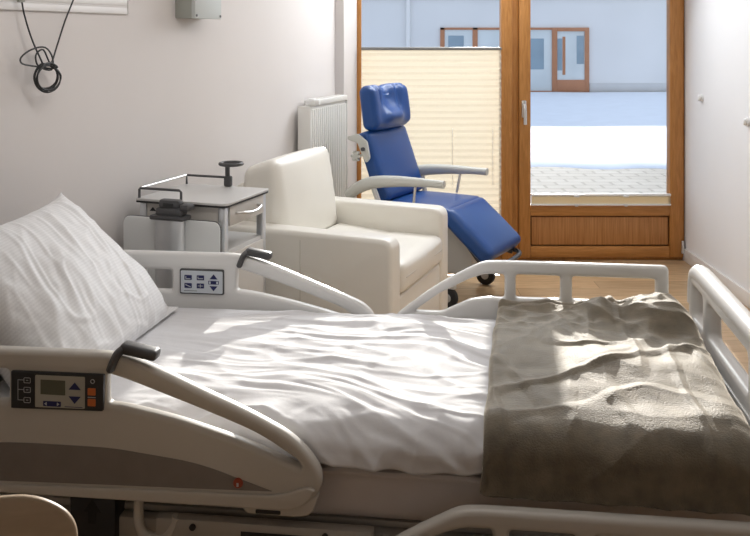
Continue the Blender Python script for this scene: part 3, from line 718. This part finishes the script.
def bl_edge(q, a, u, v):
    if v > 0.88: q.z += (v-0.88)/0.12*(0.010*fbm(a*4, 1.0, 5.0))
    if u > 0.9: q.z += -0.03*((u-0.9)/0.1)**2*(0.3+v)
    return q
bpath = [(0.462, 0.575), (0.44, 0.594), (0.40, 0.602), (0.2, 0.606), (0.0, 0.609), (-0.2, 0.608), (-0.38, 0.602), (-0.452, 0.592), (-0.488, 0.560), (-0.496, 0.51), (-0.497, 0.452)]
blk = atbed(drape('blanket', M['blanket'], lambda v: 0.415-0.055*v+0.010*fbm(v*5, 3), lambda v: 1.035+0.004*fbm(v*6, 8), bpath, 200, 240, bl_h, bl_edge, 0.016))
tag(blk, 'folded taupe fleece blanket over the foot of the bed', 'blanket')

SG = 1
def make_pillow():
    bm = bmesh.new(); uvl = bm.loops.layers.uv.new('UVMap'); n = 150; grids = []
    Wd, Ht, Tk = 0.42, 0.30, 0.125
    for side in (1, -1):
        gr = []
        for i in range(n+1):
            row = []
            for j in range(n+1):
                s = -1+2*i/n; t = -1+2*j/n
                pr = ((1-abs(s)**2.6)*(1-abs(t)**2.6))**(0.55 if t > 0 else 0.55-0.17*min(1, -t*2))
                # pinched corners
                k = 1-0.10*(1-abs(t)**1.5)*abs(s)**6*0.8; kk = 1-0.10*(1-abs(s)**1.5)*abs(t)**6*0.8
                ear = 1+0.07*abs(s)**7*max(0, t)**7; x = s*Wd*k*ear; y = t*Ht*kk*ear
                sag = 0.25*(1-t)*0.5
                z = side*Tk*pr*(1+sag*0.6)
                if side > 0:
                    ang = math.atan2(t+1.2, s-1.0)
                    d1 = t+s*0.25*SG; d2 = s*1.3-t*0.25*SG; ww = 0.35*fbm(s*1.3, t*1.3, 31)
                    z += pr**0.6*(0.018*fbm(s*1.5, t*1.5, 1)+0.016*max(0, ridge(fbm(d1*0.7, d2*2.6+ww, 4))-0.5)+0.010*max(0, ridge(fbm(d1*0.7+5, d2*4.5+ww, 9))-0.6)
                         +0.014*max(0, ridge(fbm(d2*1.6+3, d1*2.2+ww, 14))-0.66)+0.003*fbm(d1*3, d2*9, 2))
                    e = max(abs(s), abs(t)); z += 0.010*max(0, e-0.75)*4*fbm(s*10, t*10, 3)*(1 if e < 0.99 else 0)
                row.append((x, y, z, (s+1)/2, (t+1)/2))
            gr.append(row)
        grids.append(gr)
    V = {}
    for si, gr in enumerate(grids):
        for i in range(n+1):
            for j in range(n+1):
                bd_ = i in (0, n) or j in (0, n)
                if bd_ and si == 1: V[(1, i, j)] = V[(0, i, j)]
                else: V[(si, i, j)] = bm.verts.new(gr[i][j][:3])
    for si in (0, 1):
        for i in range(n):
            for j in range(n):
                idx = [(i, j), (i+1, j), (i+1, j+1), (i, j+1)]
                if si: idx = idx[::-1]
                try: f = bm.faces.new([V[(si,)+q] for q in idx])
                except ValueError: continue
                for lp, q in zip(f.loops, idx): lp[uvl].uv = (q[0]/n, q[1]/n)
    return bm
bm = make_pillow()
# pillow axes: x across the bed, y up the slope, z facing the foot end
el = R(47)
ax = Vector((0, -1, 0)); ay = Vector((-math.cos(el), 0, math.sin(el))); az = ax.cross(ay)
if az.x < 0: ax = -ax; az = ax.cross(ay)
ctr = Vector((-0.958, -0.03, 0.762))
mx = Matrix(((ax.x, ay.x, az.x, ctr.x), (ax.y, ay.y, az.y, ctr.y), (ax.z, ay.z, az.z, ctr.z), (0, 0, 0, 1)))
for v in bm.verts:
    c = v.co.copy()
    p = mx @ c
    zmin = 0.606
    c0 = v.co
    if p.z < zmin: p.x += (zmin-p.z)*0.55; p.z = zmin - (zmin-p.z)*0.06
    if p.x < -1.035 and p.z < 0.80: p.x = -1.035+(p.x+1.035)*0.15
    v.co = p
pl = atbed(finish(bm, 'pillow', M['pillow'], None, 180)); tag(pl, 'large plump white pillow with fine stripes propped at the bed head', 'pillow')

# ------------------------------------------------------------------ bedside cabinet
nc = empty('bedside_cabinet', (-1.013, 3.80, 0), WROT, 'grey hospital bedside cabinet with drawer and fold-down table beyond the bed', 'bedside cabinet')
top = fillet([(0, 0), (0.432, 0), (0.432, 0.405), (0, 0.405)], [0.01, 0.03, 0.02, 0.01])
plabel(plate('cabinet_top', M['laminate'], nc, [top], 0.010, 0.002, 'z', 0.881), 'pale grey top')
plabel(plate('top_edge', M['edge'], nc, [fillet([(0.001, 0.001), (0.431, 0.001), (0.431, 0.404), (0.001, 0.404)], [0.01, 0.03, 0.02, 0.01])], 0.008, 0.001, 'z', 0.872), 'black edge under the top')
for x, y in ((0.012, 0.012), (0.385, 0.012), (0.385, 0.358), (0.012, 0.358)):
    boxes('post', M['alu'], nc, ((x, y, 0.09), (x+0.035, y+0.035, 0.868)), bev=0.008)
plabel(boxes('side_panel', M['cabbeige'], nc, ((0.047, 0.018, 0.785), (0.385, 0.03, 0.868)), ((0.047, 0.375, 0.785), (0.385, 0.387, 0.868)), ((0.014, 0.047, 0.785), (0.026, 0.358, 0.868)), bev=0.001), 'beige upper panels')
dr = boxes('drawer', M['cabbeige'], nc, ((0.03, 0.05, 0.786), (0.405, 0.355, 0.80)), ((0.404, 0.049, 0.786), (0.424, 0.356, 0.866)), bev=0.002)
bm = bmesh.new(); tube(bm, smooth_path([(0.420, 0.10, 0.832), (0.448, 0.115, 0.832), (0.458, 0.16, 0.826), (0.460, 0.20, 0.824), (0.458, 0.24, 0.826), (0.448, 0.285, 0.832), (0.420, 0.30, 0.832)]), 0.0065, 10)
plabel(finish(bm, 'handle', M['chrome'], dr), 'curved chrome handle')
boxes('lower_cabinet', M['laminate'], nc, ((0.016, 0.016, 0.10), (0.412, 0.389, 0.685)), bev=0.004)
boxes('door', M['cabbeige'], nc, ((0.412, 0.05, 0.115), (0.424, 0.356, 0.67)), bev=0.003)
plabel(tubes('gallery_rail', M['dark'], nc, [(0.012, 0.014, 0.886), (0.012, 0.014, 0.922), (0.018, 0.014, 0.927), (0.205, 0.014, 0.927), (0.214, 0.014, 0.920), (0.214, 0.014, 0.886)], r=0.0055, n=8), 'dark low rail, near side')
plabel(tubes('gallery_rail', M['chrome'], nc, [(0.014, 0.014, 0.927), (0.014, 0.39, 0.927)], r=0.005, n=8), 'bright low rail, wall side')
plabel(tubes('gallery_rail', M['dark'], nc, [(0.014, 0.39, 0.886), (0.014, 0.39, 0.927), (0.20, 0.39, 0.927), (0.225, 0.39, 0.927)], r=0.0055, n=8), 'dark low rail, far side')
bm = bmesh.new()
box(bm, (0.212, 0.375, 0.886), (0.248, 0.402, 0.935), 0.008); cyl(bm, (0.226, 0.39, 0.957), (0, 0, 1), 0.011, 0.06, 14)
ring = [(0.245+0.05*math.cos(a*math.pi/16), 0.39+0.05*math.sin(a*math.pi/16), 0.990) for a in range(32)]
tube(bm, ring, 0.008, 10, closed=True); tube(bm, [(0.20, 0.39, 0.986), (0.29, 0.39, 0.986)], 0.005, 8)
plabel(finish(bm, 'ring_holder', M['dark'], nc), 'dark ring holder on a short post')
plabel(plate('table_leaf', M['leaf'], nc, [fillet([(-0.022, 0.15), (0.433, 0.15), (0.433, 0.822), (-0.022, 0.822)], [0.01, 0.01, 0.035, 0.035])], 0.016, 0.003, 'y', -0.045), 'folded-down table leaf')
plabel(plate('leaf_edge', M['dark'], nc, [fillet([(-0.024, 0.148), (0.435, 0.148), (0.435, 0.824), (-0.024, 0.824)], [0.01, 0.01, 0.035, 0.035])], 0.007, 0.001, 'y', -0.045), 'dark edge of the leaf')
bm = bmesh.new(); tube(bm, [(0.207, -0.056, 0.10), (0.207, -0.056, 0.822)], 0.068, 28); 
# flatten depth so the column stays a shallow round profile
for v in bm.verts: v.co.y = -0.056+(v.co.y+0.056)*(0.5)
plabel(finish(bm, 'lift_column', M['alu'], nc), 'bright rounded lifting column')
bm = bmesh.new()
mm = Matrix.Translation((0.207, -0.06, 0.0)) 
box(bm, (-0.075, -0.040, 0.822), (0.085, 0.030, 0.842), 0.008, mtx=mm)
box(bm, (-0.052, -0.030, 0.838), (0.068, 0.028, 0.872), 0.010, mtx=mm)
box(bm, (-0.040, -0.024, 0.868), (0.055, 0.015, 0.905), 0.010, mtx=mm)
box(bm, (0.06, -0.028, 0.862), (0.10, 0.030, 0.890), 0.009, mtx=mm)
kb = finish(bm, 'table_clamp', M['dark'], nc); plabel(kb, 'dark clamp above the column')
boxes('clamp_slot', M['black'], kb, ((0.19, -0.086, 0.878), (0.238, -0.082, 0.892)), bev=0.001)
boxes('bracket', M['dark'], nc, ((0.15, -0.038, 0.70), (0.26, 0.02, 0.78)), bev=0.004)
plabel(poly_plate('triangle_mark', M['black'], nc, [(0.060, 0.833), (0.092, 0.833), (0.076, 0.850)], 0.0172), 'small black triangle')
for x in (0.06, 0.37):
    for y in (0.06, 0.345):
        bm = bmesh.new(); cyl(bm, (x, y, 0.045), (0, 1, 0), 0.045, 0.028, 20, bev=0.005); box(bm, (x-0.012, y-0.012, 0.07), (x+0.012, y+0.012, 0.10)); finish(bm, 'castor', M['rubber'], nc)

# ------------------------------------------------------------------ cream armchair
ac = empty('armchair', (0.0998-0.0236, 4.08+0.008, 0), WROT-R(1.5), 'cream leather armchair with block arms between bedside cabinet and blue recliner', 'armchair')
def arm(y):
    ol = fillet([(-0.90, 0.05), (0.0, 0.05), (0.0, 0.638), (-0.90, 0.652)], [0.02, 0.02, 0.06, 0.04], 6)
    return plate('armrest', M['leather'], ac, [ol], 0.13, 0.024, 'y', y, res=4)
for y in (0.065, 0.865):
    a_ = arm(y); s_ = -1 if y < 0.4 else 1
    tubes('seam', M['seam'], a_, [(-0.46, y+s_*0.0652, 0.06), (-0.46, y+s_*0.0652, 0.60), (-0.46, y+s_*0.055, 0.637)], r=0.0018, n=6)
boxes('base', M['leather'], ac, ((-0.88, 0.125, 0.06), (-0.028, 0.805, 0.355)), bev=0.015)
boxes('front_panel', M['leather'], ac, ((-0.04, 0.128, 0.06), (-0.012, 0.802, 0.345)), bev=0.012, seg=3)
bm = cushion_bm((0.62, 0.668, 0.150), 0.035, (0.010, 0.0, 0.016), 18)
for v in bm.verts:
    u = (v.co.y/0.334)
    if v.co.z > 0.03: v.co.z -= 0.004*math.exp(-((v.co.x-0.02)/0.012)**2) + 0.004*math.exp(-((v.co.x+0.12)/0.012)**2)
    if v.co.z > 0: v.co.z += 0.03*max(0, -v.co.x/0.31)
    v.co += Vector((-0.302, 0.465, 0.428))
sc = finish(bm, 'seat_cushion', M['leather'], ac, 180)
tubes('seam', M['seam'], sc, [(0.0135, 0.17, 0.432), (0.0155, 0.465, 0.432), (0.0135, 0.76, 0.432)], r=0.0018, n=6)
bm = cushion_bm((0.2, 0.69, 0.5), 0.05, (0.030, 0.0, 0.012), 18)
FB, FT, BT, BB = Vector((-0.595, 0, 0.50)), Vector((-0.660, 0, 0.962)), Vector((-0.845, 0, 0.905)), Vector((-0.84, 0, 0.50))
for v in bm.verts:
    fx = v.co.x/0.2+0.5; fz = v.co.z/0.5+0.5
    q = BB*(1-fx)*(1-fz)+FB*fx*(1-fz)+BT*(1-fx)*fz+FT*fx*fz
    v.co = Vector((q.x, v.co.y+0.465, q.z))
bc = finish(bm, 'back_cushion', M['leather'], ac, 180)
plate('back_panel', M['leather'], ac, [fillet([(-0.93, 0.06), (-0.82, 0.06), (-0.82, 0.70), (-0.84, 0.84), (-0.91, 0.80)], 0.03)], 0.66, 0.015, 'y', 0.465)
for x in (-0.85, -0.07):
    for y in (0.07, 0.86):
        bm = bmesh.new(); tube(bm, [(x, y, 0.0), (x, y, 0.055)], [0.022, 0.028], 16); finish(bm, 'foot', M['black'], ac)

# ------------------------------------------------------------------ blue recliner (local: x toward the foot end, origin under the end of the leg rest)
rc = empty('recliner_chair', (0.76, 5.325, 0), -R(29.3), 'blue vinyl medical recliner with grey armrests in front of the cream blind', 'recliner')
bm = cushion_bm((0.095, 0.52, 0.44), 0.03, (0.015, 0, 0), 16)
rb = Matrix.Rotation(R(-20), 4, 'Y')
for v in bm.verts: v.co = rb @ v.co + Vector((-0.752, 0, 0.772))
finish(bm, 'backrest', M['blue'], rc, 180)
def head_fn(p, u):
    if p.x > -0.02:
        w = max(0, abs(u.y)-0.45)/0.55
        dip = math.exp(-(u.y/0.42)**2)*max(0, min(1, (u.z+0.55)*1.1))
        p.x += 0.020*w*(1-abs(u.z)**4) - 0.040*dip + 0.040*math.exp(-((u.z+0.45)/0.35)**2)*math.exp(-(u.y/0.5)**4)
        p.x -= 0.02*math.exp(-((abs(u.y)-0.46-0.1*u.z)/0.06)**2)*max(0, u.z+0.6)
    if p.z > 0.08: p.z -= 0.018*math.exp(-(u.y/0.20)**2) 
    return p
bm = cushion_bm((0.105, 0.475, 0.275), 0.042, (0.0, 0, 0.006), 26, head_fn)
rb = Matrix.Rotation(R(-8), 4, 'Y')
for v in bm.verts: v.co = rb @ v.co + Vector((-0.800, 0, 1.125))
finish(bm, 'headrest', M['blue'], rc, 180)
bm = cushion_bm((0.48, 0.52, 0.09), 0.03, (0, 0, 0.014), 16)
for v in bm.verts: v.co += Vector((-0.475, 0, 0.520))
finish(bm, 'seat', M['blue'], rc, 180)
bm = cushion_bm((0.375, 0.52, 0.095), 0.035, (0, 0, 0.016), 16)
rl = Matrix.Translation((-0.135, 0, 0.415)) @ Matrix.Rotation(R(41), 4, 'Y')
for v in bm.verts: v.co = rl @ v.co
finish(bm, 'leg_rest', M['blue'], rc, 180)
for s_ in (-1, 1):
    y = s_*0.325; ya = -0.006*s_
    sp = smooth_path([(-0.875, y, 0.595+ya), (-0.80, y, 0.650+ya), (-0.70, y, 0.688+ya), (-0.55, y, 0.706+ya), (-0.38, y, 0.712+ya), (-0.235, y, 0.712+ya)], 6)
    bm = bmesh.new(); n_ = len(sp)
    tube(bm, sp, [0.024+0.014*math.sin(math.pi*min(1, i/(n_-1)*1.0+0.15)) for i in range(n_)], 14, sy=0.98)
    finish(bm, 'armrest', M['greyarm'], rc, 60)
    tubes('arm_support', M['greyframe'], rc, [(-0.70, y, 0.665), (-0.66, s_*0.30, 0.53), (-0.64, s_*0.29, 0.45)], r=0.016, n=10)
    plabel(tubes('arm_strut', M['chrome'], rc, [(-0.42, y, 0.69), (-0.44, s_*0.31, 0.56)], r=0.009, n=8), 'slim chrome strut')
    boxes('side_frame', M['greyframe'], rc, ((-0.70, s_*0.285-0.012, 0.445), (-0.27, s_*0.285+0.012, 0.50)), bev=0.006)
    tubes('frame_leg', M['greyframe'], rc, smooth_path([(-0.30, s_*0.275, 0.47), (-0.29, s_*0.28, 0.30), (-0.26, s_*0.285, 0.12)]), r=0.017, n=10)
    tubes('frame_leg', M['greyframe'], rc, smooth_path([(-0.68, s_*0.275, 0.47), (-0.72, s_*0.28, 0.30), (-0.78, s_*0.285, 0.12)]), r=0.017, n=10)
    boxes('base_bar', M['greyframe'], rc, ((-0.82, s_*0.285-0.018, 0.115), (-0.18, s_*0.285+0.018, 0.15)), bev=0.008)
    for x in (-0.79, -0.23):
        bm = bmesh.new(); cyl(bm, (x, s_*0.285, 0.062), (0, 1, 0), 0.062, 0.032, 24, bev=0.006)
        c = finish(bm, 'castor', M['rubber'], rc)
        bm = bmesh.new(); cyl(bm, (x, s_*0.285, 0.062), (0, 1, 0), 0.026, 0.040, 16, bev=0.004); finish(bm, 'hub', M['greyframe'], c)
for q in (((-0.66, -0.285, 0.45), (-0.62, 0.285, 0.475)), ((-0.36, -0.285, 0.45), (-0.32, 0.285, 0.475)), ((-0.80, -0.285, 0.12), (-0.77, 0.285, 0.145))): boxes('cross_bar', M['greyframe'], rc, q, bev=0.005)
plabel(plate('column_cover', M['greyframe'], rc, [fillet([(-0.42, 0.14), (-0.16, 0.14), (-0.18, 0.30), (-0.24, 0.45), (-0.42, 0.45)], 0.02)], 0.30, 0.012, 'y', 0.08), 'pale grey column cover')
bm = bmesh.new(); tube(bm, smooth_path([(-0.14, -0.20, 0.35), (-0.06, -0.2, 0.26), (-0.02, -0.2, 0.25)]), 0.012, 8); tube(bm, smooth_path([(-0.14, 0.20, 0.35), (-0.06, 0.2, 0.26), (-0.02, 0.2, 0.25)]), 0.012, 8)
tube(bm, smooth_path([(-0.04, -0.22, 0.265), (0.03, -0.19, 0.25), (0.05, 0, 0.25), (0.03, 0.19, 0.25), (-0.04, 0.22, 0.265)]), 0.014, 10)
plabel(finish(bm, 'foot_bar', M['dark'], rc), 'dark bar beneath the leg rest')
# bracket with star knob at the side of the back
ol = fillet([(-0.93, 0.955), (-0.86, 0.975), (-0.795, 0.93), (-0.775, 0.83), (-0.80, 0.80), (-0.835, 0.86), (-0.86, 0.92), (-0.93, 0.935)], 0.012)
bk = plate('side_bracket', M['greyarm'], rc, [ol], 0.02, 0.004, 'y', -0.285); plabel(bk, 'light grey bracket with knob')
bm = bmesh.new(); cyl(bm, (-0.815, -0.305, 0.885), (0, 1, 0), 0.012, 0.02, 16, bev=0.003); finish(bm, 'bolt', M['dark'], bk)
bm = bmesh.new()
cyl(bm, (-0.865, -0.30, 0.84), (0, 1, 0), 0.018, 0.03, 16, bev=0.004)
for k in range(6):
    a = k*math.pi/3; cyl(bm, (-0.865+0.024*math.cos(a), -0.30, 0.84+0.024*math.sin(a)), (0, 1, 0), 0.010, 0.026, 12, bev=0.003)
tube(bm, [(-0.865, -0.29, 0.84), (-0.815, -0.285, 0.85)], 0.007, 8)
finish(bm, 'star_knob', M['greyarm'], bk)

for c_ in (bk,): c_.location.x = 0.03

# ------------------------------------------------------------------ plywood chair in front of the bed
pc = empty('plywood_chair', (-0.725, 1.665, 0), R(8), 'pale plywood chair with rounded backrest standing at the near side of the bed', 'chair')
bm = plate_bm([fillet([(-0.215, 0.50), (0.20, 0.50), (0.215, 0.66), (0.212, 0.80), (0.15, 0.838), (0.0, 0.832), (-0.20, 0.812), (-0.23, 0.70)], [0.05, 0.05, 0.05, 0.055, 0.06, 0.1, 0.06, 0.05], 8)], 0.014, 0.005, 3, 'y', 0)
bmesh.ops.triangulate(bm, faces=[f for f in bm.faces if len(f.verts) > 4])
for v in bm.verts: v.co.y += -0.19-(v.co.z-0.5)*0.16+0.25*v.co.x**2*-1
finish(bm, 'backrest', M['ply'], pc)
bm = plate_bm([fillet([(-0.21, -0.19), (0.21, -0.19), (0.22, 0.20), (-0.22, 0.20)], [0.05, 0.05, 0.07, 0.07], 6)], 0.014, 0.005, 3, 'z', 0.453)
finish(bm, 'seat', M['ply'], pc)
for x in (-0.10, 0.10): tubes('back_support', M['alu'], pc, smooth_path([(x, -0.10, 0.44), (x, -0.19, 0.46), (x, -0.213, 0.52), (x, -0.232, 0.68)]), r=0.009, n=10)
for x in (-0.19, 0.19):
    tubes('leg', M['alu'], pc, smooth_path([(x*0.8, 0.12, 0.444), (x, 0.17, 0.40), (x*1.08, 0.205, 0.0)]), r=0.010, n=10)
    tubes('leg', M['alu'], pc, smooth_path([(x*0.8, -0.12, 0.444), (x, -0.17, 0.40), (x*1.08, -0.215, 0.0)]), r=0.010, n=10)
    
# ------------------------------------------------------------------ light
wd = bpy.data.worlds.new('sky'); SC.world = wd; wd.use_nodes = True
bg = wd.node_tree.nodes['Background']
tc = wd.node_tree.nodes.new('ShaderNodeTexCoord'); sx = wd.node_tree.nodes.new('ShaderNodeSeparateXYZ'); rp = wd.node_tree.nodes.new('ShaderNodeValToRGB')
wd.node_tree.links.new(tc.outputs['Generated'], sx.inputs[0]); wd.node_tree.links.new(sx.outputs['Z'], rp.inputs['Fac']); wd.node_tree.links.new(rp.outputs[0], bg.inputs['Color'])
rp.color_ramp.elements[0].position = 0.0; rp.color_ramp.elements[0].color = (0.92, 0.95, 1.0, 1)
rp.color_ramp.elements[1].position = 0.7; rp.color_ramp.elements[1].color = (0.66, 0.79, 1.0, 1)
bg.inputs['Strength'].default_value = 1.0

sun = bpy.data.lights.new('sun', 'SUN'); so = bpy.data.objects.new('sun', sun); COL.objects.link(so)
sun.energy = 5.2; sun.angle = R(0.6); sun.color = (1.0, 0.94, 0.86)
dirv = Vector((-0.15, -1.0, -0.285)); so.rotation_euler = dirv.to_track_quat('-Z', 'Y').to_euler(); so.location = (3, 14, 6)

def area(name, loc, target, sx_, sy_, power, col):
    l = bpy.data.lights.new(name, 'AREA'); l.shape = 'RECTANGLE'; l.size = sx_; l.size_y = sy_; l.energy = power; l.color = col
    o = bpy.data.objects.new(name, l); COL.objects.link(o); o.location = loc
    o.rotation_euler = (Vector(target)-Vector(loc)).to_track_quat('-Z', 'Y').to_euler(); return o
area('window_fill', (0.8, 6.18, 2.28), (0.2, 2.5, 0.6), 1.7, 0.55, 42, (0.93, 0.97, 1.0))  # added lamp just inside the glass, strengthens light from the window side
area('overhead_fill', (0.3, 4.3, 2.58), (0.2, 4.2, 0), 2.0, 2.4, 6, (1.0, 0.96, 0.92))  # added soft fill overhead, raises the ambient level of the room
area('front_fill', (0.0, 2.6, 2.58), (-0.1, 4.5, 0.3), 1.6, 0.5, 19, (1.0, 0.97, 0.94))  # fill lamp added to brighten camera-facing sides of cabinet and armchair
area('rear_fill', (0.2, 0.3, 2.58), (0.2, 0.6, 0), 1.4, 1.0, 1.0, (1.0, 0.90, 0.80))  # weak warm fill added near the camera, not a room fixture

SC.view_settings.view_transform = 'Standard'
SC.view_settings.look = 'None'
SC.view_settings.exposure = 0.0
SC.cycles.max_bounces = 8; SC.cycles.transparent_max_bounces = 12
SC.cycles.caustics_reflective = False; SC.cycles.caustics_refractive = False
SC.cycles.sample_clamp_indirect = 6.0
